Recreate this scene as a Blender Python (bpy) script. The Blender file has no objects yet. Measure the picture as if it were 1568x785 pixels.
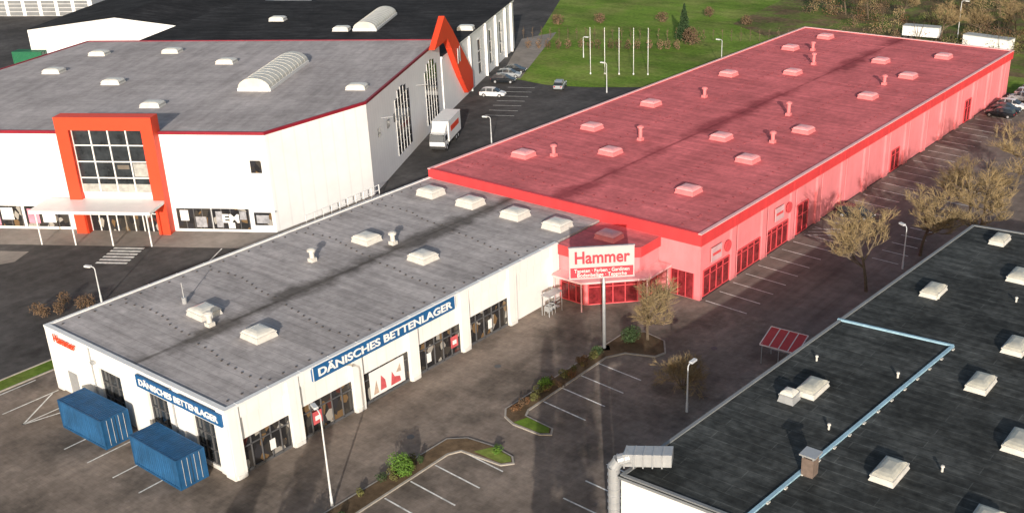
import bpy, math, random
from mathutils import Matrix, Vector
random.seed(7)
sc=bpy.context.scene
COL=sc.collection
R=math.radians
# ------------------------------------------------------------ materials
MC={}
def mat(name,col,rough=0.8,var=0.15,scale=0.6,bump=0.0,bscale=8.0,metal=0.0,var2=0.0,scale2=0.08,spec=0.3,
        brick=None,gutter=None,stretch=(1,1,1),rib=None,col2=None,c2=(0.45,0.6),streak=None,dirt=None):
    if name in MC: return MC[name]
    m=bpy.data.materials.new(name); m.use_nodes=True; nt=m.node_tree; N=nt.nodes; Lk=nt.links
    b=N['Principled BSDF']; b.inputs['Roughness'].default_value=rough; b.inputs['Metallic'].default_value=metal
    b.inputs['Specular IOR Level'].default_value=spec
    tc=N.new('ShaderNodeTexCoord'); mp=N.new('ShaderNodeMapping'); mp.inputs['Scale'].default_value=stretch
    Lk.new(tc.outputs['Object'],mp.inputs['Vector'])
    def noise(s,d=6,v=mp.outputs[0]):
        n=N.new('ShaderNodeTexNoise'); n.inputs['Scale'].default_value=s; n.inputs['Detail'].default_value=d
        n.inputs['Roughness'].default_value=0.65; Lk.new(v,n.inputs['Vector']); return n.outputs['Fac']
    def rng(v,a,b_,c,d):
        r=N.new('ShaderNodeMapRange'); r.inputs[1].default_value=a; r.inputs[2].default_value=b_
        r.inputs[3].default_value=c; r.inputs[4].default_value=d; Lk.new(v,r.inputs[0]); return r.outputs[0]
    def mth(op,a,b_=None):
        x=N.new('ShaderNodeMath'); x.operation=op
        for i,v in enumerate((a,b_)):
            if v is None: continue
            if isinstance(v,(int,float)): x.inputs[i].default_value=v
            else: Lk.new(v,x.inputs[i])
        return x.outputs[0]
    def mix(f,a,b_,mode='MIX'):
        x=N.new('ShaderNodeMix'); x.data_type='RGBA'; x.blend_type=mode
        if isinstance(f,(int,float)): x.inputs[0].default_value=f
        else: Lk.new(f,x.inputs[0])
        for i,v in ((6,a),(7,b_)):
            if isinstance(v,tuple): x.inputs[i].default_value=(*v[:3],1)
            else: Lk.new(v,x.inputs[i])
        return x.outputs[2]
    fac=rng(noise(scale),0.3,0.7,1-var,1+var)
    if var2: fac=mth('MULTIPLY',fac,rng(noise(scale2,4),0.35,0.65,1-var2,1+var2))
    base=(col[0],col[1],col[2])
    if col2: base=mix(rng(noise(scale2*1.7,5),c2[0],c2[1],0,1),base,tuple(col2))
    if brick:
        bt=N.new('ShaderNodeTexBrick'); bt.inputs['Scale'].default_value=1
        bt.inputs['Brick Width'].default_value=brick[0]; bt.inputs['Row Height'].default_value=brick[1]
        bt.inputs['Mortar Size'].default_value=brick[2]; bt.inputs['Mortar Smooth'].default_value=0.3
        bt.inputs['Color1'].default_value=(1,1,1,1); k=brick[3]; bt.inputs['Color2'].default_value=(k,k,k,1)
        k=brick[4]; bt.inputs['Mortar'].default_value=(k,k,k,1); Lk.new(mp.outputs[0],bt.inputs['Vector'])
        base=mix(1.0,base,bt.outputs['Color'],'MULTIPLY')
    if gutter:
        sp=N.new('ShaderNodeSeparateXYZ'); Lk.new(tc.outputs['Object'],sp.inputs[0])
        wob=mth('MULTIPLY',mth('SUBTRACT',noise(0.25,3),0.5),1.6)
        d=mth('ABSOLUTE',mth('ADD',mth('SUBTRACT',sp.outputs[0],gutter[0]),wob))
        near=mth('MULTIPLY',rng(d,0.0,gutter[1],0.75,0.0),rng(noise(0.09,2),0.35,0.65,0.35,1.15))
        st=mth('ADD',near,mth('MULTIPLY',noise(0.7,9),0.65))
        k=rng(st,0.62,0.95,0,gutter[2])
        base=mix(k,base,tuple(gutter[3]))
        d2=mth('ABSOLUTE',mth('ADD',mth('SUBTRACT',sp.outputs[0],gutter[0]),mth('MULTIPLY',wob,0.15)))
        base=mix(mth('MULTIPLY',rng(d2,0.05,0.3,0.75,0.0),rng(noise(0.5,4),0.4,0.6,0.3,1.0)),base,tuple(gutter[3]))
        mp2=N.new('ShaderNodeMapping'); mp2.inputs['Scale'].default_value=(0.12,1.1,1); Lk.new(tc.outputs['Object'],mp2.inputs[0])
        s2=rng(noise(1.0,5,mp2.outputs[0]),0.35,0.7,1.12,0.74); fac=mth('MULTIPLY',fac,s2)
    if streak:
        mp2=N.new('ShaderNodeMapping'); mp2.inputs['Scale'].default_value=streak[0]; Lk.new(tc.outputs['Object'],mp2.inputs[0])
        fac=mth('MULTIPLY',fac,rng(noise(1.0,7,mp2.outputs[0]),0.38,0.66,streak[1],streak[2]))
    if rib:
        ax,per=rib
        sp=N.new('ShaderNodeSeparateXYZ'); Lk.new(tc.outputs['Object'],sp.inputs[0])
        s=mth('FRACT',mth('MULTIPLY',sp.outputs[ax],1.0/per))
        fac=mth('MULTIPLY',fac,rng(s,0.86,0.9,1.0,0.93))
    if dirt:
        sp=N.new('ShaderNodeSeparateXYZ'); Lk.new(tc.outputs['Object'],sp.inputs[0])
        g_=mth('ADD',rng(sp.outputs[2],0,1.0,0.45,0.0),mth('MULTIPLY',noise(1.5,6),0.6))
        fac=mth('MULTIPLY',fac,rng(g_,0.45,0.8,1.0,dirt))
    cb=N.new('ShaderNodeCombineXYZ')
    for i in range(3): Lk.new(fac,cb.inputs[i])
    out=mix(1.0,base,cb.outputs[0],'MULTIPLY')
    Lk.new(out,b.inputs['Base Color'])
    if bump:
        bp=N.new('ShaderNodeBump'); bp.inputs['Strength'].default_value=bump; bp.inputs['Distance'].default_value=0.05
        Lk.new(noise(bscale,8),bp.inputs['Height']); Lk.new(bp.outputs[0],b.inputs['Normal'])
    MC[name]=m; return m

WHITE=mat('white_cladding',(0.80,0.79,0.76),0.6,0.04,0.5,var2=0.04,scale2=0.3,rib=(1,1.1),dirt=0.75)
WHITEX=mat('white_cladding_x',(0.80,0.79,0.76),0.6,0.04,0.5,var2=0.04,scale2=0.3,rib=(0,1.1),dirt=0.75)
WPLAIN=mat('white_paint',(0.8,0.79,0.77),0.55,0.04,0.8)
MWHITE=mat('store_cladding',(0.82,0.82,0.81),0.55,0.02,0.4,var2=0.03,scale2=0.2,rib=(0,1.0))
MGREY=mat('side_cladding',(0.82,0.82,0.82),0.5,0.04,0.4,rib=(1,1.0))
COPE=mat('coping_metal',(0.75,0.75,0.74),0.4,0.05,1)
GROOF=mat('grey_bitumen',(0.42,0.388,0.38),0.9,0.17,1.6,0.4,3,var2=0.17,scale2=0.14,spec=0.15,brick=(9,1.05,0.025,0.93,0.66),gutter=(12.6,3.0,0.8,(0.08,0.07,0.062)))
RROOF=mat('red_bitumen',(0.66,0.168,0.178),0.9,0.16,1.6,0.4,3,var2=0.13,scale2=0.12,spec=0.12,brick=(9,1.05,0.025,0.93,0.74),gutter=(18.3,3.6,0.7,(0.22,0.035,0.045)),streak=((0.5,0.12,1),1.06,0.9))
RFAS=mat('red_fascia',(0.66,0.055,0.06),0.5,0.05,0.5,streak=((1,1,0.2),1.05,0.92))
PINK=mat('pink_wall',(0.80,0.235,0.25),0.6,0.05,0.6,var2=0.06,scale2=0.25,dirt=0.75,streak=((1.2,1.2,0.2),1.03,0.93))
PINKC=mat('pink_coping',(0.80,0.46,0.46),0.5,0.05,1)
REDD=mat('red_window',(0.20,0.02,0.025),0.12,0.6,1.5,spec=0.7)
REDM=mat('red_mullion',(0.70,0.08,0.09),0.5,0.05,1)
MROOF=mat('store_roof',(0.43,0.395,0.39),0.9,0.14,1.2,0.4,3,var2=0.15,scale2=0.1,spec=0.12,brick=(12,1.2,0.03,0.93,0.7),streak=((0.9,0.1,1),1.06,0.84))
DROOF=mat('dark_roof',(0.028,0.027,0.028),0.9,0.25,1.0,0.3,3,var2=0.3,scale2=0.12,spec=0.1,brick=(10,1.1,0.03,0.8,1.6),streak=((0.25,1.2,1),0.8,1.7))
DROOF2=mat('dark_wet_roof',(0.045,0.048,0.047),0.8,0.35,1.6,1.0,1.2,var2=0.4,scale2=0.2,spec=0.18,brick=(8,1.0,0.035,0.75,1.5),streak=((0.25,1.4,1),0.75,1.6))
GLASS=mat('dark_glass',(0.03,0.035,0.04),0.06,0.6,0.8,spec=0.9)
def shopmat():
    m=bpy.data.materials.new('shop_glass'); m.use_nodes=True; nt=m.node_tree; N=nt.nodes; L=nt.links
    b=N['Principled BSDF']; b.inputs['Roughness'].default_value=0.12
    tc=N.new('ShaderNodeTexCoord'); v=N.new('ShaderNodeTexVoronoi'); v.inputs['Scale'].default_value=1.8
    mp=N.new('ShaderNodeMapping'); mp.inputs['Scale'].default_value=(1,1,0.7); L.new(tc.outputs['Object'],mp.inputs[0]); L.new(mp.outputs[0],v.inputs['Vector'])
    r=N.new('ShaderNodeValToRGB'); L.new(v.outputs['Color'],r.inputs[0]); r.color_ramp.interpolation='CONSTANT'
    cs=[(0,(0.02,0.02,0.022)),(0.42,(0.035,0.032,0.03)),(0.54,(0.16,0.10,0.05)),(0.62,(0.03,0.03,0.035)),(0.70,(0.32,0.30,0.27)),(0.76,(0.05,0.045,0.04)),(0.86,(0.09,0.03,0.025))]
    e=r.color_ramp.elements; e[0].position=0; e[0].color=(*cs[0][1],1); e[1].position=cs[1][0]; e[1].color=(*cs[1][1],1)
    for p,c in cs[2:]:
        x=e.new(p); x.color=(*c,1)
    L.new(r.outputs[0],b.inputs['Base Color']); return m
SHOP=shopmat()
FRAME=mat('window_frame',(0.10,0.10,0.105),0.5,0.05,1)
BLUE=mat('blue_sign',(0.015,0.10,0.26),0.5,0.05,1)
CBLUE=mat('container_blue',(0.016,0.085,0.20),0.55,0.15,1.2,var2=0.15,scale2=0.5,streak=((1.5,1.5,0.3),1.05,0.8))
STEEL=mat('galvanised_steel',(0.45,0.46,0.47),0.45,0.1,2,metal=0.4)
RED=mat('red_paint',(0.75,0.065,0.025),0.5,0.04,1)
DARK=mat('dark_plastic',(0.03,0.03,0.03),0.6,0.1,2)
DOME=mat('acrylic_dome',(0.66,0.64,0.58),0.25,0.12,1.5,spec=0.5)
CURB=mat('curb_white',(0.58,0.56,0.52),0.6,0.12,2)
DOMEP=mat('dome_pink',(0.78,0.34,0.35),0.3,0.1,1.5)
CURBP=mat('curb_red',(0.68,0.20,0.21),0.6,0.1,2)
ROOFDOT=mat('roof_fixing',(0.10,0.09,0.085),0.8,0.1,2)
ROOFDOTR=mat('roof_fixing_red',(0.28,0.06,0.07),0.8,0.1,2)
ASPH=mat('asphalt',(0.080,0.075,0.073),0.9,0.25,0.9,0.4,20,var2=0.35,scale2=0.07,spec=0.15,streak=((0.5,0.06,1),1.1,0.8))
PAVE=mat('pavers',(0.25,0.204,0.170),0.9,0.2,1.4,0.4,20,var2=0.24,scale2=0.10,spec=0.12,brick=(0.8,0.4,0.02,0.9,0.82),col2=(0.145,0.12,0.10),c2=(0.48,0.64),streak=((0.35,0.04,1),1.08,0.78))
RLANE=mat('lane_asphalt',(0.20,0.165,0.142),0.9,0.2,0.8,0.4,20,var2=0.25,scale2=0.09,spec=0.12,streak=((0.6,0.04,1),1.1,0.75))
LPAVE=mat('light_pavement',(0.26,0.23,0.205),0.85,0.15,0.8,0.3,20,var2=0.2,scale2=0.15)
LINE=mat('road_paint',(0.70,0.69,0.65),0.7,0.3,3,var2=0.2,scale2=0.6)
KERB=mat('kerb_stone',(0.36,0.33,0.29),0.8,0.2,2)
GRASS=mat('lawn_grass',(0.135,0.22,0.03),0.95,0.3,1.5,0.5,6,var2=0.3,scale2=0.05,spec=0.1,col2=(0.19,0.23,0.055),streak=((0.05,0.5,1),1.1,0.82))
EARTH=mat('earth',(0.13,0.09,0.055),0.95,0.35,1.2,0.6,6,var2=0.3,scale2=0.1,spec=0.1)
SCRUB=mat('scrub_ground',(0.13,0.17,0.04),0.95,0.35,1.2,0.6,6,var2=0.3,scale2=0.1,spec=0.1,col2=(0.15,0.11,0.06),c2=(0.42,0.58))
FIELD=mat('field',(0.10,0.105,0.045),0.95,0.3,0.3,var2=0.3,scale2=0.02,spec=0.1,col2=(0.12,0.09,0.05))
BARK=mat('bark',(0.13,0.10,0.07),0.9,0.25,3,spec=0.1)
TWIG=mat('twigs',(0.29,0.215,0.115),0.9,0.35,1.2,spec=0.1)
TWIGB=mat('brown_twigs',(0.15,0.098,0.062),0.9,0.5,0.5,var2=0.4,scale2=0.12,spec=0.1)
TWIGR=mat('russet_leaves',(0.16,0.085,0.045),0.9,0.5,0.8,var2=0.4,scale2=0.2,spec=0.1)
OLIVE=mat('olive_scrub',(0.12,0.12,0.045),0.9,0.5,0.8,var2=0.4,scale2=0.2,spec=0.1)
LEAF=mat('green_leaves',(0.08,0.16,0.02),0.7,0.5,2.5)
LEAFD=mat('dark_leaves',(0.035,0.06,0.02),0.7,0.5,2.5)
CONI=mat('conifer_needles',(0.022,0.045,0.015),0.8,0.5,1.5)
TYRE=mat('tyre',(0.02,0.02,0.02),0.9,0.1,3)
STRIP=mat('blue_strip',(0.30,0.47,0.58),0.5,0.18,1.5)
GREEN=mat('green_container',(0.02,0.14,0.07),0.6,0.1,1)

# ------------------------------------------------------------ mesh helper
class M:
    def __init__(s): s.v=[]; s.f=[]; s.m=[]
    def add(s,vs,fs,mi=0):
        o=len(s.v); s.v+= [tuple(x) for x in vs]
        for f in fs: s.f.append([o+i for i in f]); s.m.append(mi)
    def box(s,x0,x1,y0,y1,z0,z1,mi=0):
        s.add([(x0,y0,z0),(x1,y0,z0),(x1,y1,z0),(x0,y1,z0),(x0,y0,z1),(x1,y0,z1),(x1,y1,z1),(x0,y1,z1)],
          [(0,3,2,1),(4,5,6,7),(0,1,5,4),(1,2,6,5),(2,3,7,6),(3,0,4,7)],mi)
    def prism(s,poly,z0,z1,mi=0,top=None,bottom=True):
        n=len(poly); vs=[(x,y,z0) for x,y in poly]+[(x,y,z1) for x,y in poly]
        fs=[(i,(i+1)%n,n+(i+1)%n,n+i) for i in range(n)]
        s.add(vs,fs,mi); s.add([(x,y,z1) for x,y in poly],[list(range(n))],mi if top is None else top)
    def sheet(s,poly,z,mi=0): s.add([(x,y,z) for x,y in poly],[list(range(len(poly)))],mi)
    def tube(s,p0,p1,r0,r1,n=8,mi=0,cap=True):
        p0=Vector(p0);p1=Vector(p1);d=(p1-p0)
        if d.length<1e-6: return
        d.normalize(); a=d.orthogonal().normalized(); b=d.cross(a)
        vs=[]
        for p,r in ((p0,r0),(p1,r1)):
            for i in range(n):
                t=2*math.pi*i/n; vs.append(p+a*(r*math.cos(t))+b*(r*math.sin(t)))
        fs=[(i,(i+1)%n,n+(i+1)%n,n+i) for i in range(n)]
        if cap: fs+= [list(range(n))[::-1],list(range(n,2*n))]
        s.add(vs,fs,mi)
    def obb(s,p0,p1,w,h,mi=0,z=0):
        dx,dy=p1[0]-p0[0],p1[1]-p0[1]; l=math.hypot(dx,dy); nx,ny=-dy/l*w/2,dx/l*w/2
        s.prism([(p0[0]-nx,p0[1]-ny),(p1[0]-nx,p1[1]-ny),(p1[0]+nx,p1[1]+ny),(p0[0]+nx,p0[1]+ny)],z,z+h,mi)
    def build(s,name,mats,parent=None,smooth=False,loc=None,rz=0):
        me=bpy.data.meshes.new(name); me.from_pydata(s.v,[],s.f); 
        for m in mats: me.materials.append(m)
        me.polygons.foreach_set('material_index',s.m)
        if smooth: me.polygons.foreach_set('use_smooth',[True]*len(s.f))
        me.update()
        ob=bpy.data.objects.new(name,me); COL.objects.link(ob)
        if parent: ob.parent=parent
        if loc: ob.location=loc
        ob.rotation_euler[2]=rz
        return ob
def empty(name,loc=(0,0,0),rz=0):
    e=bpy.data.objects.new(name,None); e.location=loc; e.rotation_euler[2]=rz; COL.objects.link(e); return e
def text(s,size,loc,rot,m,parent,name,width=None,ext=0.03,bold=0.0):
    c=bpy.data.curves.new(name,'FONT'); c.body=s; c.size=size; c.extrude=ext; c.offset=bold; c.align_x='CENTER'; c.align_y='CENTER'
    c.materials.append(m); o=bpy.data.objects.new(name,c); COL.objects.link(o); o.parent=parent; o.location=loc; o.rotation_euler=rot
    if width:
        bpy.context.view_layer.update(); w=o.dimensions[0]
        if w>0: o.scale[0]=width/w
    return o

# ------------------------------------------------------------ ground
g=M(); g.sheet([(-900,-500),(900,-500),(900,1500),(-900,1500)],0); g.build('ground',[FIELD])
g=M(); g.sheet([(-230,-130),(120,-130),(120,118),(-30,118),(-60,230),(-230,230)],0.01); g.build('asphalt_road',[ASPH])
g=M(); g.sheet([(-3.4,-130),(60,-130),(60,0.0),(36.6,0),(-3.4,0)],0.025)
g.build('forecourt_pavement',[PAVE])
g=M(); g.sheet([(36.6,0.0),(60,0.0),(60,118),(36.6,118)],0.025); g.build('lane_road',[RLANE])
uM=(0.85,0.53); nM=(-0.53,0.85); OM=(-24.6,-18.6)
def ML(x,y): return (OM[0]+uM[0]*x+nM[0]*y, OM[1]+uM[1]*x+nM[1]*y)
g=M(); g.sheet([ML(-60,-5),ML(14,-5),ML(22,13),ML(13,14),ML(-60,14)],0.02); 
g.sheet([ML(-60,-14),ML(-20,-14),ML(-14,-10),ML(-14,-7),ML(-60,-7)],0.02)
g.build('store_pavement',[LPAVE])
g=M(); g.sheet([(-39,61),(-31,60.5),(-24,63),(-10,72),(-0.6,78),(-0.6,97.5),(37.5,97.5),(38,108),(120,108),(200,420),(-420,420),(-80,128)],0.04); g.build('lawn',[GRASS])
g=M(); g.sheet([(-41,60),(-37.5,61.5),(-57,97),(-59,88)],0.055); g.build('gravel_path',[LPAVE])
g=M(); g.sheet([(-5.4,-130),(-3.6,-130),(-3.6,2),(-5.4,2)],0.05,0)
g.obb((-3.5,-130),(-3.5,2),0.14,0.12,1); g.obb((-5.5,-130),(-5.5,2),0.14,0.12,1); g.build('grass_verge',[GRASS,KERB])
g=M()
def line(a,b,w=0.14,z=0.04):
    dx,dy=b[0]-a[0],b[1]-a[1]; l=math.hypot(dx,dy); nx,ny=-dy/l*w/2,dx/l*w/2
    g.sheet([(a[0]-nx,a[1]-ny),(b[0]-nx,b[1]-ny),(b[0]+nx,b[1]+ny),(a[0]+nx,a[1]+ny)],z)
for i in range(4): line((36.1,-16.4-2.7*i),(40.9,-16.8-2.7*i))
for i in range(-1,4): line((35.4,-36.8-2.65*i),(40.2,-37.1-2.65*i))
for i in range(6): line((46.0,-26.4-2.7*i),(50.6,-26.6-2.7*i))
for i in range(34): line((37.1,0.4+2.72*i),(41.9,0.1+2.72*i),0.13)
for i in range(3): line((37.1,22+i*1.1),(41.5,24.6+i*1.1),0.12)
line((0.4,-52.4),(0.4,-47.4)); 
for x in (-3,3.4,9.8,13.1,16.6,20): line((x,-52.3),(x,-47.6))
line((3.4,-52.3),(4.3,-49)); line((0.5,-48),(3.4,-52.2))
for i in range(12): line((46.2,20+2.7*i),(49.2,19.9+2.7*i),0.12)
for i in range(5):
    a=ML(8+i*2.6,-5.2); b=ML(8+i*2.6,-9.8); line(a,b,0.14)
for i in range(6):
    a=ML(-4.6,-5.6-i*0.85); b=ML(-1.0,-5.6-i*0.85); line(a,b,0.45)
for i in range(7):
    a=(-27-1.4*i,40+2.6*i); line(a,(a[0]+4.2,a[1]+2.2),0.14)
g.build('parking_markings',[LINE])
g=M()
for x,y in ((29,-22),(31,-35),(43,-8)): g.tube((x,y,0.03),(x,y,0.045),0.32,0.32,14)
g.build('manhole_covers',[FRAME])

# ------------------------------------------------------------ leaf clouds & trees
def cloud(m,c,r,n,size,mi=0,hollow=0.5,flat=False):
    for _ in range(n):
        while True:
            p=[random.uniform(-1,1) for _ in range(3)]
            q=sum(a*a for a in p)
            if q<=1 and q>hollow*hollow*random.random(): break
        P=Vector((c[0]+p[0]*r[0],c[1]+p[1]*r[1],max(0.05,c[2]+p[2]*r[2])))
        a=Vector([random.gauss(0,1) for _ in range(3)]).normalized()*size*random.uniform(0.6,1.3)
        b=a.orthogonal().normalized()*size*random.uniform(0.5,1.0)
        m.add([P-a*0.5,P+b*0.5,P+a*0.5,P-b*0.5],[(0,1,2,3)],mi)
def bush(name,x,y,r,h,mats,n=700,size=0.12,lob=5):
    m=M()
    for i in range(lob):
        a=random.uniform(0,6.28); d=r*0.45*random.random()**0.5
        rr=r*random.uniform(0.5,0.8)
        cloud(m,(d*math.cos(a),d*math.sin(a),h*random.uniform(0.4,0.6)),(rr,rr,h*0.5),n//lob,size,0,0.6)
    for i in range(6):
        a=random.uniform(0,6.28); m.tube((0,0,0),(math.cos(a)*r*0.5,math.sin(a)*r*0.5,h*0.7),0.03,0.01,3,1,False)
    return m.build(name,[mats,BARK],None,False,(x,y,0.1))
def tree_mesh(seed,h,cr,trunk,twn=9,spread=0.85,levels=4):
    rs=random.Random(seed); m=M()
    def rec(p,d,l,r,lv):
        k=3 if lv<2 else 2
        q=p; dd=d
        pts=[p]
        for i in range(k):
            dd=(dd+Vector([rs.gauss(0,0.10) for _ in range(3)])+Vector((0,0,0.10))).normalized()
            q2=q+dd*(l/k); m.tube(q,q2,r*(1-i/k*0.45),r*(1-(i+1)/k*0.45),5 if lv==0 else 3,0 if lv<3 else 1,False); q=q2; pts.append(q)
        if lv>=levels: return
        nb=[9,7,5,twn][lv] if lv<4 else 4
        for j in range(nb):
            t=rs.uniform(0.25,1.0) if lv>0 else rs.uniform(0.5,1.0)
            idx=min(k-1,int(t*k)); f=t*k-idx; pp=pts[idx].lerp(pts[idx+1],f)
            ax=Vector([rs.gauss(0,1) for _ in range(3)]).normalized()
            nd=(dd*(0.8 if lv else 0.65)+ax*spread).normalized()
            if nd.z<-0.05: nd.z*=-0.6
            nl=l*[0.95,0.62,0.62,0.62][min(lv,3)]*rs.uniform(0.7,1.1) if lv else cr*0.85*rs.uniform(0.75,1.15)
            rec(pp,nd,nl,max(r*[0.5,0.5,0.5,0.6][min(lv,3)],0.0115),lv+1)
    rec(Vector((0,0,0)),Vector((0,0,1)),trunk,0.18,0)
    return m
tms=[]
for s in range(3):
    mm=tree_mesh(11+s,8,3.5,4.3)
    me=mm.build('bare_tree',[BARK,TWIG]); tms.append(me)
base=[(37.2,-10.2,0.86),(49.2,11.5,1.08),(50.2,23.5,1.12)]
for ob,(x,y,s) in zip(tms,base): ob.location=(x,y,0.02); ob.scale=(s,s,s); ob.rotation_euler[2]=random.uniform(0,6)
for i,(x,y,s) in enumerate([(51,37,1.08),(52,50,1.1),(53,64,1.1),(54,78,1.0),(54,30,1.05)]):
    o=bpy.data.objects.new('bare_tree',tms[i%3].data); o.location=(x,y,0.02); o.scale=(s,s,s); o.rotation_euler[2]=random.uniform(0,6); COL.objects.link(o)
m=M(); rr_=random.Random(5)
def stem(p,d,l,r,lv):
    q=p+d*l; m.tube(p,q,r,r*.6,3,0 if lv<2 else 1,False)
    if lv<4:
        for _ in range(4):
            nd=(d*0.9+Vector([rr_.gauss(0,.5) for _ in range(3)])+Vector((0,0,.15))).normalized(); stem(p.lerp(q,rr_.uniform(.5,1)),nd,l*rr_.uniform(.6,.85),max(r*.6,.012),lv+1)
for k in range(9):
    a=k*0.7; stem(Vector((0,0,0)),Vector((math.cos(a)*.55,math.sin(a)*.55,.8)).normalized(),1.3,.04,0)
m.build('bare_shrub',[BARK,TWIG],None,False,(44.6,-16.0,0.02))
def shadow_poplar(x,y,h,r):
    m=M(); m.tube((0,0,0),(0,0,h*0.9),0.25,0.05,7,1)
    n=int(h*3)
    for i in range(n):
        z=h*(0.08+0.9*i/n); rr=r*math.sin(math.pi*min(1,0.15+0.85*(1-i/n)))**0.6
        for k in range(3):
            a=random.uniform(0,6.28); cloud(m,(rr*0.4*math.cos(a),rr*0.4*math.sin(a),z),(rr*0.7,rr*0.7,0.7),26,0.4,0,0.2)
    m.build('offscreen_shadow_tree',[LEAFD,BARK],None,False,(x,y,0))
shadow_poplar(67.5,-61.5,21,2.0); shadow_poplar(48.5,-70,11,1.3); shadow_poplar(61.8,-57.8,14.5,0.8); shadow_poplar(45,-71.5,9.5,1.0)  # unseen trees added outside the frame to cast long shadows over the forecourt
m=M(); m.tube((0,0,0),(0,0,7),0.15,0.03,6,1)
for i in range(30):
    z=0.6+6.6*i/30; rr=1.9*(1-i/31)
    cloud(m,(0,0,z),(rr,rr,0.45),60,0.35,0,0.5)
m.build('conifer_tree',[CONI,BARK],None,False,(-30,104,0))
bush('brown_shrub',-26,101,2.2,3.4,TWIGB,700,0.28)
for x,y in ((-62,104),(-55,110),(-44,118),(-38,128),(-27,124)): bush('brown_shrub',x,y,1.5,2.2,TWIGB,380,0.26)
m=M()
for i in range(16):
    x=-52+i*1.7+random.uniform(-.4,.4); y=82+i*0.95+random.uniform(-.6,.6)
    cloud(m,(x,y,1.0),(0.7,0.7,1.1),110,0.25,0,0.3)
for i in range(34):
    x=-60+i*1.6; y=87+i*0.9
    m.tube((x,y,0),(x,y,2.4),0.05,0.04,4,1)
    cloud(m,(x,y,1.8),(0.35,0.35,1.0),14,0.22,0,0.3)
m.build('shrub_row',[TWIGB,BARK])
m=M()
rs=random.Random(3)
for i in range(380):
    x=rs.uniform(-22,110); ymin=112+max(0,-x)*0.8+(12 if -2<x<34 else 0)
    y=rs.uniform(ymin,ymin+75)
    h=rs.uniform(0.8,3.4)+(y-112)*0.02; r=rs.uniform(0.9,2.8)
    cloud(m,(x,y,h*0.5),(r,r,h*0.6),rs.choice([90,140,190]),0.24,rs.choice([0,0,0,1,2,4,4]),0.4)
    if rs.random()<0.6:
        for k in range(5):
            a=rs.uniform(0,6.28); m.tube((x,y,0),(x+math.cos(a)*1.2,y+math.sin(a)*1.2,h*1.7),0.05,0.015,3,3,False)
m.build('brown_thicket',[TWIGB,TWIGR,TWIG,BARK,OLIVE])
g=M(); g.sheet([(-30,124),(-2,106),(38,109),(120,109),(200,330),(-60,330)],0.06); g.build('scrub_ground',[SCRUB])
for i in range(16):
    o=bpy.data.objects.new('bare_tree',tms[i%3].data); o.location=(-18+i*6+rs.uniform(-2,2),rs.uniform(126,164),0); s=rs.uniform(0.7,1.25); o.scale=(s,s,s); o.rotation_euler[2]=i; COL.objects.link(o)

# ------------------------------------------------------------ planting islands
def island(name,poly,grass_poly):
    m=M(); n=len(poly)
    m.prism(poly,0.0,0.13,0)
    def inset(P,d):
        out=[]
        for i in range(len(P)):
            a=Vector(P[i-1]);b=Vector(P[i]);c=Vector(P[(i+1)%len(P)])
            e1=(b-a).normalized();e2=(c-b).normalized()
            n1=Vector((-e1.y,e1.x));n2=Vector((-e2.y,e2.x)); nn=(n1+n2).normalized()
            k=d/max(0.4,nn.dot(n1)); out.append(tuple(b+nn*k))
        return out
    m.sheet(inset(poly,0.16),0.15,1)
    m.sheet(inset(grass_poly,0.1),0.165,2)
    return m.build(name,[KERB,EARTH,GRASS])
I1=[(34.4,-27.4),(35.2,-28.4),(36.5,-28.9),(39.3,-28.9),(40.1,-28.3),(39.6,-27.5),(36.6,-27.2),(36.2,-26.4),(36.1,-15.2),(37.0,-13.6),(39.6,-12.6),(40.0,-11.4),(38.6,-9.4),(36.0,-8.9),(34.5,-10.2)]
island('planting_island',I1,[(36.3,-28.8),(39.2,-28.8),(39.9,-28.3),(39.4,-27.6),(36.8,-27.35)])
I2=[(33.0,-52),(35.2,-52),(35.3,-35.2),(35.8,-34.3),(39.6,-34.0),(40.3,-33.2),(39.6,-32.5),(37.4,-32.2),(34.9,-32.5),(33.6,-33.6)]
island('planting_island',I2,[(36.5,-33.9),(39.5,-33.9),(40.1,-33.2),(39.5,-32.6),(37.4,-32.4)])
bush('green_bush',34.2,-39.2,1.15,1.7,LEAF,1700,0.13)
bush('green_bush',35.1,-23.0,0.75,1.3,LEAF,900,0.12)
bush('green_bush',35.2,-15.5,0.6,1.0,LEAFD,600,0.12)
bush('dark_bush',36.0,-11.2,1.1,1.5,LEAFD,1200,0.14)
bush('green_bush',38.2,-32.8,0.6,0.6,LEAF,300,0.12)
bush('dark_bush',34.4,-48.2,1.2,1.3,LEAF,900,0.13)
for i in range(34):
    y=random.choice([random.uniform(-27.5,-13),random.uniform(-50,-34)]); x=35.2 if y>-30 else 34.2
    bush('brown_shrub',x+random.uniform(-.6,.6),y,random.uniform(.3,.65),random.uniform(.4,.9),random.choice([TWIGR,TWIGB,LEAFD,OLIVE]),200,0.12,3)
for i in range(6): bush('brown_shrub',-15+random.uniform(-2,2),-38+random.uniform(-3,3),0.9,1.4,TWIGB,300,0.14,4)

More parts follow.
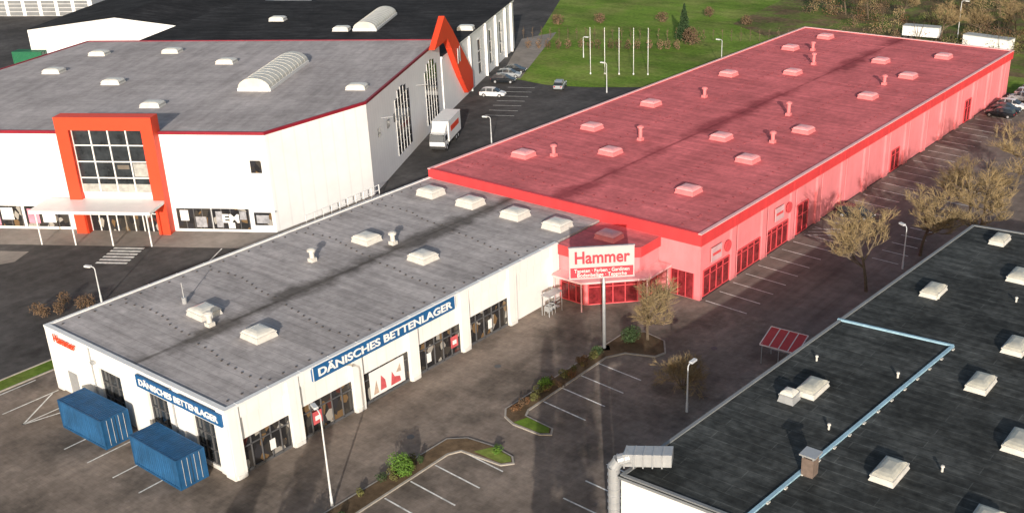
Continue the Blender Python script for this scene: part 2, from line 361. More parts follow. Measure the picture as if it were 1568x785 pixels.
# ------------------------------------------------------------ front wing building (bedding shop)
W1=24.64; L1=47.0; H1=6.17
B=empty('bedding_shop_building')
ys=[-47.0,-40.9,-34.4,-27.9,-21.3,-14.6,-8.0]
m=M()
m.box(0.3,W1-0.45,-L1+0.45,-0.05,0,H1-0.35,0)
m.box(0,0.3,-L1+0.45,-0.05,0,H1-0.15,0)
for i,y in enumerate(ys):
    w=0.55 if i else 1.0
    m.box(W1-0.45,W1+0.12,max(y-w,-L1),y+w,0,H1-0.15,0)
    m.box(W1+0.12,W1+0.2,max(y-w,-L1)+0.1,y+w-0.1,0,0.35,0)
m.box(W1-0.45,W1-0.02,-L1+1,-7.7,4.9,H1-0.15,0)
m.box(W1-0.45,W1-0.2,-L1+1,-7.7,2.95,4.9,0)
m.build('right_wall',[WHITE],B)
m=M()
for i in range(6):
    a=ys[i]+ (0.55 if i else 1.0); b=ys[i+1]-0.55
    if i<5: 
        m.box(W1-0.45,W1-0.3,a,b,0.25,2.95,0)
        n=5
        for k in range(n+1):
            yy=a+(b-a)*k/n; m.box(W1-0.32,W1-0.2,yy-0.04,yy+0.04,0.1,2.95,1)
        m.box(W1-0.32,W1-0.2,a,b,2.2,2.28,1); m.box(W1-0.32,W1-0.2,a,b,0.0,0.25,1)
    else: m.box(W1-0.45,W1-0.2,a,b,0,2.95,2)
m.build('shop_windows',[SHOP,FRAME,WPLAIN],B)
PR=mat('poster_red',(0.55,0.10,0.11),0.5,0.2,3); PG=mat('poster_tan',(0.5,0.38,0.3),0.5,0.3,3)
m=M()
m.box(W1-0.21,W1-0.17,-33.0,-29.0,0.4,2.8,0)
m.add([(W1-.16,-31.9,.7),(W1-.16,-31.2,.7),(W1-.16,-31.3,1.5),(W1-.16,-31.75,2.1)],[(0,1,2,3)],1)
m.add([(W1-.16,-30.7,.6),(W1-.16,-29.5,.6),(W1-.16,-29.6,1.1),(W1-.16,-30.2,1.3),(W1-.16,-30.5,1.9)],[(0,1,2,3,4)],1)
m.add([(W1-.16,-32.7,.6),(W1-.16,-32.1,.6),(W1-.16,-32.3,1.9)],[(0,1,2)],2)
m.add([(W1-.16,-30.0,1.6),(W1-.16,-29.4,1.5),(W1-.16,-29.5,2.3)],[(0,1,2)],2)
for y in (-39.2,-23.1): m.box(W1-0.2,W1-0.16,y,y+0.9,0.9,2.0,1); m.box(W1-0.16,W1-0.15,y+0.2,y+0.7,1.2,1.6,0)
for y in (-43.5,-26.2,-18.0): m.box(W1-0.2,W1-0.16,y,y+0.5,0.8,1.7,0)
m.build('posters',[WPLAIN,PR,PG],B)
m=M()
wins=[(7.4,10.6),(14.3,17.0),(20.2,22.9)]
xs=[0.0]+[v for w in wins for v in w]+[W1]
for i in range(0,len(xs),2): m.box(xs[i],xs[i+1],-L1,-L1+0.45,0,H1-0.15,0)
for a,b in wins: m.box(a,b,-L1,-L1+0.45,4.3,H1-0.15,0); m.box(a,b,-L1+0.1,-L1+0.45,0,0.4,0)
for x in (5.9,12.3,18.6): m.box(x-0.35,x+0.35,-L1-0.15,-L1,0,H1-0.2,0)
m.box(0,0.9,-L1-0.15,-L1,0,H1-0.2,0)
m.box(W1-1.0,W1+0.1,-L1-0.15,-L1,0,H1-0.2,0)
m.box(2.2,3.6,-L1-0.04,-L1,0.1,2.4,1)
for x in (6.6,17.9): m.tube((x,-L1-0.1,0),(x,-L1-0.1,H1-0.3),.06,.06,6,1)
m.box(6.9,7.3,-L1-0.35,-L1,4.6,4.85,1)
m.build('front_wall',[WHITEX,STEEL],B)
m=M()
for a,b in wins:
    m.box(a,b,-L1+0.3,-L1+0.4,0.4,4.3,0)
    for k in range(4): 
        x=a+(b-a)*k/3; m.box(x-0.04,x+0.04,-L1+0.2,-L1+0.3,0.4,4.3,1)
    for z in (0.4,1.6,2.9,4.25): m.box(a,b,-L1+0.2,-L1+0.3,z,z+0.07,1)
m.build('front_windows',[GLASS,FRAME,WPLAIN],B)
m=M(); m.box(0.25,W1-0.25,-L1+0.25,-0.02,H1-0.35,H1-0.12,0); m.build('roof',[GROOF],B)
m=M(); c=0.26
m.box(-0.03,c,-L1-0.18,-0.02,H1-0.2,H1,0); m.box(W1-c,W1+0.16,-L1-0.18,-7.6,H1-0.2,H1,0)
m.box(c,W1-c,-L1-0.18,-L1+c,H1-0.2,H1,0)
for k in range(16): y=-46+k*3; m.box(-0.05,c+.02,y,y+.05,H1,H1+.02,0); m.box(W1-c-.02,W1+.18,y,y+.05,H1,H1+.02,0) if y<-8 else None
m.build('coping',[COPE],B)
m=M()
m.box(W1+0.02,W1+0.22,-39.0,-22.6,4.85,6.08,0); m.box(13.6,24.4,-L1-0.33,-L1-0.16,4.7,5.75,0)
for a in (-39.0,-22.68): m.box(W1+0.22,W1+0.24,a,a+0.08,4.85,6.08,1)
m.build('shop_sign',[BLUE,WPLAIN],B)
text('DÄNISCHES BETTENLAGER',0.95,(W1+0.25,-30.8,5.42),(R(90),0,R(90)),WPLAIN,B,'sign_letters',15.4,0.02,0.025)
text('DÄNISCHES BETTENLAGER',0.75,(19.0,-L1-0.36,5.22),(R(90),0,0),WPLAIN,B,'sign_letters',10.0,0.02,0.02)
text('Hammer',1.0,(2.9,-L1-0.2,5.3),(R(90),0,0),RED,B,'wall_letters',3.3,0.03,0.02)
def dots(m,pts,z,s=0.07):
    for x,y in pts: m.box(x-s,x+s,y-s,y+s,z,z+0.08,0)
m=M(); P=[]
for y0 in (-40.5,-31.5,-20,-10):
    for k in range(11): P.append((1.8+k*1.0,y0+0.5*math.sin(k*0.5)+random.uniform(-.1,.1)))
    for k in range(10): P.append((13.9+k*1.0,y0-1.6+0.5*math.cos(k*0.45)+random.uniform(-.1,.1)))
for k in range(30):
    P.append((23.6,-46+k*1.3)); P.append((1.0,-46+k*1.5))
dots(m,P,H1-0.12); m.build('roof_fixings',[ROOFDOT],B)

def skylight(x,y,z,par,mats,sx=2.2,sy=1.7,hh=0.4,rz=0,open_=0):
    m=M(); a,b=sx/2,sy/2
    m.add([(-a-.12,-b-.12,0),(a+.12,-b-.12,0),(a+.12,b+.12,0),(-a-.12,b+.12,0),(-a,-b,hh),(a,-b,hh),(a,b,hh),(-a,b,hh)],
      [(0,1,5,4),(1,2,6,5),(2,3,7,6),(3,0,4,7)],0)
    m.box(-a-.07,a+.07,-b-.07,b+.07,hh,hh+0.1,0)
    ring=[]
    for k,(s,zz) in enumerate([(1.0,0.10),(0.9,0.24),(0.7,0.34),(0.4,0.4)]):
        ring.append([( -a*s,-b*s,hh+zz),(0,-b*s*1.02,hh+zz*1.02),(a*s,-b*s,hh+zz),(a*s*1.02,0,hh+zz),(a*s,b*s,hh+zz),(0,b*s*1.02,hh+zz),(-a*s,b*s,hh+zz),(-a*s*1.02,0,hh+zz)])
    vs=[v for r_ in ring for v in r_]; fs=[]
    for k in range(3):
        for i in range(8): fs.append((k*8+i,k*8+(i+1)%8,(k+1)*8+(i+1)%8,(k+1)*8+i))
    fs.append(tuple(24+i for i in range(8)))
    m.add(vs,fs,1)
    m.build('skylight',mats,par,False,(x,y,z),rz)
def vent(x,y,z,par,mats,h=1.2,box=False):
    m=M(); m.box(-.32,.32,-.32,.32,0,0.35,0)
    m.tube((0,0,0.35),(0,0,h-0.25),0.24,0.24,12,0); m.tube((0,0,h-0.3),(0,0,h-0.12),0.42,0.42,14,0); m.tube((0,0,h-0.12),(0,0,h),0.42,0.2,14,0)
    m.build('roof_vent',mats,par,False,(x,y,z))
ZW=H1-0.12
for x in (4.3,10.2,16.5,22.1): skylight(x,-4.2,ZW,B,[CURB,DOME],2.3,2.0,0.5)
for x,y in ((8.6,-17.9),(16.6,-18.1),(16.9,-37.8),(9.5,-37.8)): skylight(x,y,ZW,B,[CURB,DOME],2.1,1.9,0.4,random.uniform(-.03,.03))
for x,y in ((8.1,-24.5),(11.4,-17.0),(11.8,-38.9)): vent(x,y,ZW,B,[CURB],1.35)
m=M(); m.tube((0,0,0),(0,0,2.0),0.06,0.04,6); m.tube((0,0,0),(0,0,0.6),0.22,0.22,8); m.tube((0,0,1.5),(0.3,0,1.5),0.03,0.03,5); m.build('roof_antenna',[STEEL],B,False,(6.1,-37.4,ZW))

# ------------------------------------------------------------ big red hall
W2=36.63; L2=96.4; H2=7.2
A=empty('red_market_hall')
m=M(); zf=5.85
m.prism([(0,0),(W2-0.25,0),(W2-0.25,L2),(0,L2)],0,zf,0)
m.build('walls',[PINK],A)
m=M(); 
m.box(-0.05,0.3,-0.05,L2+0.05,zf,H2-0.1,0); m.box(W2-0.4,W2+0.02,-0.05,L2+0.05,zf,H2-0.1,0)
m.box(0.3,W2-0.4,-0.05,0.3,zf,H2-0.1,0); m.box(0.3,W2-0.4,L2-0.3,L2+0.05,zf,H2-0.1,0)
m.build('fascia',[RFAS],A)
m=M(); m.box(-0.1,0.32,-0.1,L2+0.1,H2-0.1,H2,0); m.box(W2-0.32,W2+0.06,-0.1,L2+0.1,H2-0.1,H2,0)
m.box(0.32,W2-0.32,-0.1,0.32,H2-0.1,H2,1); m.box(0.32,W2-0.32,L2-0.32,L2+0.1,H2-0.1,H2,0); m.build('coping',[PINKC,RFAS],A)
m=M(); m.box(0.3,W2-0.4,0.3,L2-0.3,H2-0.5,H2-0.15,0); m.build('roof',[RROOF],A)
m=M()
y=0.0
while y<L2+0.1:
    m.box(W2-0.25,W2,max(0,y-0.45),min(L2,y+0.45),0,zf,0)
    if y>1: m.tube((W2+.05,y+.6,0),(W2+.05,y+.6,zf),.05,.05,6,0); m.box(W2+0.02,W2+0.05,y-.03,y+.03,zf,H2-0.1,1)
    y+=6.6
m.box(0,0.6,-0.1,0,H1,zf,0)
m.build('pillars',[PINK,RFAS],A)
m=M()
def rwin(a,b,z0,z1,n):
    m.box(W2-0.27,W2-0.18,a,b,z0,z1,0)
    for k in range(n+1): yy=a+(b-a)*k/n; m.box(W2-0.2,W2-0.12,yy-0.05,yy+0.05,z0,z1,1)
    m.box(W2-0.2,W2-0.12,a,b,z1-0.06,z1+0.06,1); m.box(W2-0.2,W2-0.12,a,b,z0,z0+0.1,1)
    if z1-z0>1.6: m.box(W2-0.2,W2-0.12,a,b,2.2,2.28,1)
rwin(0.9,6.0,0.1,2.9,4); rwin(7.3,12.6,0.1,2.7,4); rwin(13.9,19.1,0.1,2.7,4); rwin(21.4,24.0,0.05,3.6,2); rwin(48.3,51,0.05,2.9,2); rwin(76,78.5,0.05,3.4,2)
m.box(33.3,35.9,-0.06,0.0,0.1,2.8,0)
for x in (33.3,34.1,35,35.9): m.box(x-0.04,x+0.04,-0.12,-0.06,0.1,2.8,1)
m.build('windows',[REDD,REDM],A)
m=M()
PS=mat('pink_board',(0.62,0.38,0.40),0.5)
for y in (2.0,15.5): m.box(W2,W2+0.08,y,y+2.0,3.5,5.0,0); m.tube((W2,y+3.3,4.2),(W2+0.1,y+3.3,4.2),0.62,0.62,18,1); m.box(W2+0.08,W2+0.09,y+0.2,y+1.8,4.1,4.4,1)
m.build('wall_boards',[PS,REDM],A)
sk=[(6,79),(7,90),(6.4,58),(14,64),(22,78),(29,86),(6,37.5),(29.2,71),(29,57),(6,23.8),(22,29),(29,37.3),(14,16.6),(6,10),(29,23),(29,10)]
for x,y in sk: skylight(x+0.0,y,H2-0.15,A,[CURBP,DOMEP],2.1,1.9,0.38)
for x,y in ((14,71),(9.5,80),(10,45),(24,43),(28,65),(14,23),(28,31),(9,12)): vent(x,y,H2-0.15,A,[CURBP],1.9 if x in(14,24) else 1.5)
m=M(); P=[]
for x in (3.2,11.5,25.5,33.5):
    for k in range(58): P.append((x+0.3*math.sin(k*0.3),1.5+k*1.62))
for y in (4,33,62,90):
    for k in range(25):
        if abs(k*1.4+1.5-18)>1.5: P.append((1.5+k*1.4,y+0.8*math.sin(k*0.4)))
dots(m,P,H2-0.15,0.09); m.build('roof_fixings',[ROOFDOTR],A)
m=M(); PV=[(W1+0.02,-0.06),(W1+0.02,-7.6),(28.0,-7.6),(32.0,-3.6),(32.0,-0.06)]
pin=[(W1+0.02,-0.08),(W1+0.02,-7.35),(27.9,-7.35),(31.75,-3.5),(31.75,-0.08)]
m.prism(pin,0,4.9,0); 
m.build('pavilion_walls',[PINK],A)
m=M(); m.prism(PV,4.9,5.95,1,0); 
m.build('pavilion_roof',[RROOF,RFAS],A)
skylight(28,-3.4,5.95,A,[CURBP,DOMEP],2.2,1.7,0.4)
m=M()
cn=[(W1+0.3,-9.0),(28.6,-9.0),(33.4,-4.2),(33.4,-0.2),(31.76,-0.2),(31.76,-3.5),(27.9,-7.36),(W1+0.3,-7.36)]
m.prism(cn,3.05,3.25,0); 
for x,y in ((25.2,-8.8),(28.5,-8.8),(33.2,-4.3),(33.2,-0.6)): m.tube((x,y,0),(x,y,3.05),0.07,0.07,8,0)
m.build('canopy',[PINKC],A)
m=M()
def wallwin(m,p,q,z0,z1,n,off=0.05,mi=(0,1)):
    dx,dy=q[0]-p[0],q[1]-p[1]; l=math.hypot(dx,dy); nx,ny=dy/l*off,-dx/l*off
    a=(p[0]+nx/2,p[1]+ny/2); b=(q[0]+nx/2,q[1]+ny/2)
    m.obb(a,b,off,z1-z0,mi[0],z0)
    for k in range(n+1):
        t=k/n; x=p[0]+dx*t+nx*1.4; y=p[1]+dy*t+ny*1.4; e=0.05
        m.obb((x-dx/l*e,y-dy/l*e),(x+dx/l*e,y+dy/l*e),off,z1-z0,mi[1],z0)
    for z in (z0,z1-0.08,(z0+z1)/2+0.5): m.obb((p[0]+nx*1.3,p[1]+ny*1.3),(q[0]+nx*1.3,q[1]+ny*1.3),off,0.08,mi[1],z)
wallwin(m,(25.0,-7.35),(27.7,-7.35),0.1,2.8,3); wallwin(m,(28.1,-7.15),(31.6,-3.65),0.1,2.8,4); wallwin(m,(31.75,-3.3),(31.75,-0.4),0.1,2.8,3)
m.build('pavilion_windows',[REDD,REDM],A)

# pylon sign
S=empty('pylon_sign',(35,-14,0),R(43))
m=M(); m.tube((0,0.2,0),(0,0.2,9.0),0.17,0.13,12,0); m.box(-.5,.5,-.3,.7,0,0.15,0); m.build('pole',[STEEL],S,True)
m=M(); m.box(-3.1,2.7,-.15,.15,7.35,10.25,0); m.box(-3.16,2.76,-.12,.12,7.29,7.35,2); m.box(-3.16,2.76,-.12,.12,10.25,10.31,2)
m.box(-3.0,2.6,-.17,-.15,7.45,8.4,1); m.build('panel',[mat('panel_pink',(0.80,0.45,0.45),0.5,0.03),mat('panel_red',(0.70,0.05,0.07),0.5),STEEL],S)
text('Hammer',1.6,(-0.2,-.2,9.3),(R(90),0,0),mat('panel_red',(0,0,0)),S,'letters',4.9,0.02,0.035)
text('Tapeten · Farben · Gardinen',0.5,(-0.2,-.2,8.1),(R(90),0,0),WPLAIN,S,'letters_small',4.9,0.01)
text('Bodenbeläge · Teppiche',0.5,(-0.2,-.2,7.68),(R(90),0,0),WPLAIN,S,'letters_small',4.4,0.01)

# ------------------------------------------------------------ furniture store (left)
F=empty('furniture_store_building',(OM[0],OM[1],0),math.atan2(0.53,0.85))
HM=12.1
m=M(); poly=[(-42,0),(12.7,0),(20.9,13.5),(22.6,50),(-33,49)]
m.prism(poly,0,HM-0.3,0); 
m.build('walls',[MWHITE],F)
m=M()
def rwf(y): return 20.9+(y-13.5)*0.0466
m.add([(rwf(13.5)+.03,13.5,0),(rwf(50)+.03,50,0),(rwf(50)+.03,50,HM-0.3),(rwf(13.5)+.03,13.5,HM-0.3)],[(0,1,2,3)],0)
m.build('side_cladding',[MGREY],F)
DRT=mat('dark_red_trim',(0.25,0.015,0.03),0.5)
m=M(); m.prism([(p[0]*1.002,p[1]*1.002-0.05) for p in poly],HM-0.3,HM-0.02,1,0); m.build('roof',[MROOF,DRT],F)
m=M()
for i in range(len(poly)):
    a=poly[i]; b=poly[(i+1)%len(poly)]; m.obb(a,b,0.3,0.12,0,HM-0.03)
m.build('parapet',[DRT],F)
m=M()
m.box(-11.2,-9.7,-1.3,0.5,0,14.1,0); m.box(-1.1,0.3,-1.3,0.5,0,14.1,0); m.box(-9.7,-1.1,-1.3,0.5,12.6,14.1,0)
m.build('portal_frame',[RED],F)
m=M(); m.box(-9.7,-1.1,-0.6,-0.2,4.9,12.6,0)
for k in range(5): x=-9.7+8.6*k/4; m.box(x-.07,x+.07,-0.72,-0.6,4.9,12.6,1)
for z in (4.9,6.7,8.65,10.6,12.5): m.box(-9.7,-1.1,-0.72,-0.6,z,z+.12,1)
m.box(-9.7,-1.1,-0.64,-0.6,5.0,6.0,2); m.box(-3.1,-1.4,-0.63,-0.6,6.9,8.5,2); m.box(-5.0,-3.6,-.63,-.6,7.8,8.3,3)
m.build('portal_glazing',[GLASS,WPLAIN,mat('light_panel',(0.36,0.36,0.34),0.5,0.3,1.5),mat('warm_panel',(0.14,0.12,0.10),0.5)],F)
m=M(); m.box(-14.2,0.2,-5.2,-0.7,3.9,4.25,0); m.box(-9.7,-1.1,-0.6,-0.3,4.2,4.9,0)
for x in (-13.6,-9.5,-5,-0.4): m.tube((x,-4.9,0),(x,-4.9,3.9),0.09,0.09,8,0)
m.build('entrance_canopy',[COPE],F)
m=M(); m.box(-9.7,-1.1,-0.3,-0.1,0.05,3.0,0); m.box(-9.7,-1.1,-0.3,-0.1,3.0,4.2,1)
for k in range(9): x=-9.7+8.6*k/8; m.box(x-.06,x+.06,-.4,-.3,0.05,3.0,1)
m.box(-9.7,-1.1,-.4,-.3,2.2,2.3,1)
m.build('entrance_doors',[SHOP,WPLAIN],F)
m=M()
for a,b in ((-38,-31),(-30.4,-24.5),(-24,-18.4),(-17.9,-12.6),(0.9,5.0),(5.2,9.6)):
    m.box(a,b,-.08,-.02,0.35,2.9,0)
    for k in range(5): x=a+(b-a)*k/4; m.box(x-.04,x+.04,-.13,-.08,0.35,2.9,2)
m.box(10.2,12.3,-.08,-.02,0.9,2.5,0)
PPK=mat('poster_pink',(0.65,0.25,0.33),0.5,0.3,1.5)
for a,b,z0,z1,mi in ((-17.6,-16.2,.8,2.6,3),(-15.8,-14.2,0.9,2.0,1),(-29.8,-27.8,.7,2.6,1),(-23.6,-21.2,.5,1.6,3),(-20.9,-19.4,1.2,2.7,1),(-36.5,-34,.6,2.0,3),(1.3,2.3,1.4,2.7,1),(3.1,4.4,.6,1.9,4),(5.6,6.4,.6,2.6,4),(7.0,7.8,.5,1.2,1),(8.5,9.3,1.6,2.6,4),(10.5,12.0,1.2,2.2,4)):
    m.box(a,b,-.16,-.14,z0,z1,mi)
m.box(10.6,11.9,-.05,-.01,7.3,8.8,0)
m.build('display_windows',[SHOP,WPLAIN,FRAME,PPK,mat('poster_grey',(0.3,0.3,0.32),0.5,0.4,2)],F)
text('EM',1.4,(7.4,-.22,1.7),(R(90),0,0),WPLAIN,F,'window_letters',2.0,0.01,0.05)
m=M(); m.box(10.2,12.9,-0.35,-0.05,2.6,2.75,0); m.build('small_canopy',[COPE],F)
def archwin(yc,w,z0,z1):
    m=M(); n=5
    for i in range(n):
        a=yc-w/2+w*i/n; b=a+w/n; t=(i+0.5)/n*2-1; top=z0+(z1-z0)*(0.68+0.32*math.sqrt(max(0,1-t*t)))
        m.add([(rwf(a)+.06,a+.08,z0),(rwf(b)+.06,b-.08,z0),(rwf(b)+.06,b-.08,top),(rwf(a)+.06,a+.08,top)],[(0,1,2,3)],0)
        for k in range(1,7):
            z=z0+(z1-z0)*k/7
            if z<top: m.box(rwf(a)+.07,rwf(a)+.10,a,b,z-.04,z+.04,1)
        m.box(rwf(a)+.05,rwf(a)+.11,a-.03,a+.03,z0,top,1)
    m.build('arched_window',[GLASS,WPLAIN],F)
archwin(28.5,7.0,1.5,10.4); archwin(44.0,7.0,1.2,10.4)
m=M()
for y in (17,21,24): m.box(rwf(y)+.04,rwf(y)+.1,y,y+1.2,6.5,7.6,0)
m.tube((rwf(19),19,8.5),(rwf(19)+1.6,19,8.7),.05,.05,5,1); m.tube((rwf(36),36,8.5),(rwf(36)+1.6,36,8.7),.05,.05,5,1)
m.build('small_windows',[GLASS,STEEL],F)
m=M()
def fin(pts,off,th):
    n=len(pts); vs=[]
    for o in (off,off+th):
        for y,z in pts: vs.append((rwf(y)+o,y,z))
    m.add(vs,[list(range(n))[::-1],list(range(n,2*n))]+[(i,(i+1)%n,n+(i+1)%n,n+i) for i in range(n)])
fin([(42.5,12.15),(49.5,15.8),(54.3,12.6),(52.6,10.2),(50.5,12.15)],0.4,0.9); fin([(54.3,12.55),(66,3.6),(66,0.8),(62.0,0.8),(58,4.4),(52.6,10.15)],0.4,0.9)
m.build('red_fin',[RED],F)
text('M',3.4,(rwf(57)+1.4,56.6,8.2),(R(90),0,R(90)),WPLAIN,F,'fin_letter',2.2,0.03,0.05)
for x,y in ((-68,1),(-60,8),(-47,8),(-63,-9),(-50,-8),(-35,-12),(-20,8)):
    dx,dy=x-OM[0],y-OM[1]; skylight(dx*.85+dy*.53,-dx*.53+dy*.85,HM-0.02,F,[CURB,DOME],2.4,1.8,0.3)
def barrel(x,y,z,rz,L,w,par):
    m=M(); n=10
    for k in range(12):
        a0,a1=-L/2+L*k/12,-L/2+L*(k+1)/12
        for i in range(n):
            t0,t1=math.pi*i/n,math.pi*(i+1)/n
            P=lambda a,t:(a,-math.cos(t)*w/2,0.4+math.sin(t)*w*0.3)
            m.add([P(a0,t0),P(a1,t0),P(a1,t1),P(a0,t1)],[(0,1,2,3)],0)
        for i in range(n):
            t0,t1=math.pi*i/n,math.pi*(i+1)/n
            m.tube((a0,-math.cos(t0)*w/2,0.41+math.sin(t0)*w*0.3),(a0,-math.cos(t1)*w/2,0.41+math.sin(t1)*w*0.3),.03,.03,4,2,False)
    for a in (-L/2,L/2): m.add([(a,-math.cos(math.pi*i/n)*w/2,0.4+math.sin(math.pi*i/n)*w*0.3) for i in range(n+1)],[list(range(n+1))],0)
    m.box(-L/2-.1,L/2+.1,-w/2-.1,w/2+.1,0,0.4,1)
    m.build('barrel_skylight',[mat('barrel_poly',(0.55,0.54,0.49),0.4,0.12,0.6),COPE,CURB],par,False,(x,y,z),rz)
dx,dy=-34.5-OM[0],6.5-OM[1]; barrel(dx*.85+dy*.53,-dx*.53+dy*.85,HM-0.02,R(90),16,4.2,F)
Rr=empty('rear_hall_building',(OM[0],OM[1],0),math.atan2(0.53,0.85))
HR=9.3
p2=[(22.8,50.3),(26.9,100),(-28,100),(-32.5,50.3)]
m=M(); m.prism(p2,0,HR-0.2,0); m.build('walls',[MGREY],Rr)
m=M(); m.prism([(22.9,50.4),(27.1,100.2),(-28.2,100.2),(-32.7,50.4)],HR-0.2,HR+0.1,1,0); m.build('roof',[DROOF,COPE],Rr)
m=M()
for y,w in ((72,3),(80,3),(88,3)):
    m.box(24.4+(y-72)*.083,24.75+(y-72)*.083,y,y+w,1.5,7.6,0)
    for k in range(4): m.box(24.6+(y-72)*.083,24.8+(y-72)*.083,y,y+w,1.5+k*2,1.62+k*2,1)
for y in (66,77,84.5,92,97): m.box(23.9+(y-66)*.083,24.5+(y-66)*.083,y,y+.25,0,HR,1)
m.build('windows',[GLASS,WPLAIN],Rr)
for x,y in ((-78,42),(-61,42),(-43,54)):
    dx,dy=x-OM[0],y-OM[1]; skylight(dx*.85+dy*.53,-dx*.53+dy*.85,HR+0.1,Rr,[CURB,DOME],2.6,1.9,0.4)
dx,dy=-61-OM[0],50-OM[1]; barrel(dx*.85+dy*.53,-dx*.53+dy*.85,HR+0.1,R(90),15,4,Rr)
G=empty('white_gable_hall',(OM[0],OM[1],0),math.atan2(0.53,0.85))
m=M(); x0,x1,y0,y1=-66,-30,87,150; xm=(x0+x1)/2
m.add([(x0,y0,0),(x1,y0,0),(x1,y0,6.3),(xm,y0,8.6),(x0,y0,6.3),(x0,y1,0),(x1,y1,0),(x1,y1,6.3),(xm,y1,8.6),(x0,y1,6.3)],
  [(0,1,2,3,4),(5,9,8,7,6),(0,4,9,5),(1,6,7,2)],0)
m.add([(x0-.4,y0-.4,6.33),(xm,y0-.4,8.75),(xm,y1,8.75),(x0-.4,y1,6.33)],[(0,1,2,3)],1); m.add([(x1+.4,y0-.4,6.33),(xm,y0-.4,8.75),(xm,y1,8.75),(x1+.4,y1,6.33)],[(3,2,1,0)],1)
m.build('hall',[MWHITE,DROOF],G)
G=empty('garage_building',(OM[0],OM[1],0),math.atan2(0.53,0.85))
m=M(); m.box(-112,-78,135,147,0,5.2,0); m.box(-112.2,-77.8,134.8,147.2,5.2,5.5,2)
for k in range(8):
    m.box(-111+k*4.1,-107.8+k*4.1,134.9,135,0.1,3.6,1)
    for j in range(3): m.box(-111+k*4.1,-107.8+k*4.1,134.85,134.9,1+j*0.9,1.08+j*.9,0)
m.build('garage',[MWHITE,mat('garage_door',(0.2,0.21,0.22),0.5),COPE],G)

# ------------------------------------------------------------ right foreground building
D=empty('flat_roof_warehouse')
m=M(); pr=[(53.7,-38.2),(100,-37.0),(100,22),(57.1,17.4)]
m.prism(pr,0,6.8,0); m.build('walls',[WHITEX],D)
RE=mat('roof_edge',(0.2,0.21,0.22),0.5)
m=M(); m.prism([(53.55,-38.35),(100,-37.2),(100,22),(57.0,17.5)],6.8,7.0,1,0); m.build('roof',[DROOF2,RE],D)
m=M()
m.obb((53.75,-38.2),(57.2,17.3),0.25,0.1,1,7.0); m.obb((53.9,-38.1),(100,-36.95),0.25,0.1,1,7.0); m.obb((57.2,17.3),(100,21.9),0.25,0.1,1,7.0)
m.build('roof_trim',[STRIP,RE],D)
m=M(); m.obb((55.3,-9.6),(64.6,-8.85),0.22,0.14,0,7.0); m.obb((64.55,-8.9),(62.3,-37.6),0.26,0.12,0,7.0)
for k in range(15): 
    t=k/14; x=64.55-2.25*t; y=-9.4-28.0*t; m.box(x+.15,x+.28,y-.15,y+.15,7.0,7.08,1)
m.build('blue_roof_strip',[STRIP,CURB],D)
ZD=7.0
DW=mat('dome_weathered',(0.46,0.45,0.39),0.35,0.2,1.5,spec=0.5)
for x,y,s in ((58.7,-21.3,1),(68.3,-13.7,1),(67.4,-28.2,1.05),(59.7,-.1,1),(60.6,14.6,.9),(64.7,7.2,1.05),(68.6,-6.4,1.05),(73,-20,1.1),(74,0,1.1),(74,-30,1.1)): skylight(x,y,ZD,D,[CURB,DW],1.35*s,2.4*s,0.3)
skylight(58.0,-23.5,ZD,D,[STEEL,DOME],1.0,1.0,0.5)
m=M(); m.box(-.4,.4,-.4,.4,0,1.3,0); m.box(-.55,.55,-.55,.55,1.5,1.6,1)
for a in (-.35,.35):
    for b in (-.35,.35): m.box(a-.04,a+.04,b-.04,b+.04,1.3,1.5,1)
m.build('chimney',[mat('chimney_brick',(0.16,0.12,0.10),0.8,0.2,3),STEEL],D,False,(63.3,-31.1,ZD))
for x,y in ((60.5,-1),(62,-25.5),(70,-26),(57,-17),(66,2),(63,-16)):
    m=M(); m.tube((0,0,0),(0,0,.4),.08,.08,8); m.tube((0,0,.36),(0,0,.46),.14,.1,8); m.build('pipe_vent',[CURB],D,False,(x,y,ZD))
m=M()
def duct(pts,r):
    for a,b in zip(pts[:-1],pts[1:]):
        m.tube(a,b,r,r,14,0)
        A_,B_=Vector(a),Vector(b); d=(B_-A_); n=max(1,int(d.length/0.5))
        for k in range(n+1):
            c=A_+d*k/n; u_=d.normalized()*0.03; m.tube(c-u_,c+u_,r+.04,r+.04,14,0)
duct([(53.0,-38.0,0),(53.0,-38.0,7.3),(53.25,-37.8,7.8),(53.8,-37.4,8.0)],0.4)
m.prism([(53.6,-37.9),(56.2,-36.2),(55.7,-35.2),(53.2,-36.9)],7.5,8.4,0)
for k in range(5): m.obb((53.75+k*.5,-37.95+k*.33),(53.25+k*.5,-36.9+k*.33),.08,1.0,0,7.45)
m.build('ventilation_duct',[STEEL],D)

# ------------------------------------------------------------ props
def lamp(x,y,h,rz=0,arm=0.9,name='street_lamp'):
    m=M(); m.tube((0,0,0),(0,0,0.9),.11,.10,10,0); m.tube((0,0,.9),(0,0,h-.3),.08,.05,10,0)
    p=Vector((0,0,h-.3))
    for k in range(5):
        t=(k+1)/5*math.pi/2; q=Vector((arm*0.5*(1-math.cos(t)),0,h-.3+.3*math.sin(t))); m.tube(p,q,.05,.045,8,0); p=q
    m.tube(p,p+Vector((arm*.4,0,0)),.045,.045,8,0)
    q=p+Vector((arm*.3,0,0.02)); m.box(q.x,q.x+.75,-.16,.16,q.z-.09,q.z+.07,0); m.box(q.x+.05,q.x+.7,-.13,.13,q.z-.12,q.z-.09,1)
    m.build(name,[mat('lamp_grey',(0.62,0.63,0.63),0.45),DOME],None,False,(x,y,0),rz)
lamp(33,-45,7.8,R(160)); lamp(46.9,-19,4.4,R(90),0.5); lamp(50,19,4.8,R(150),0.5); lamp(-13,-35,4,R(200),.5); lamp(-16,29,4,R(200),.6)
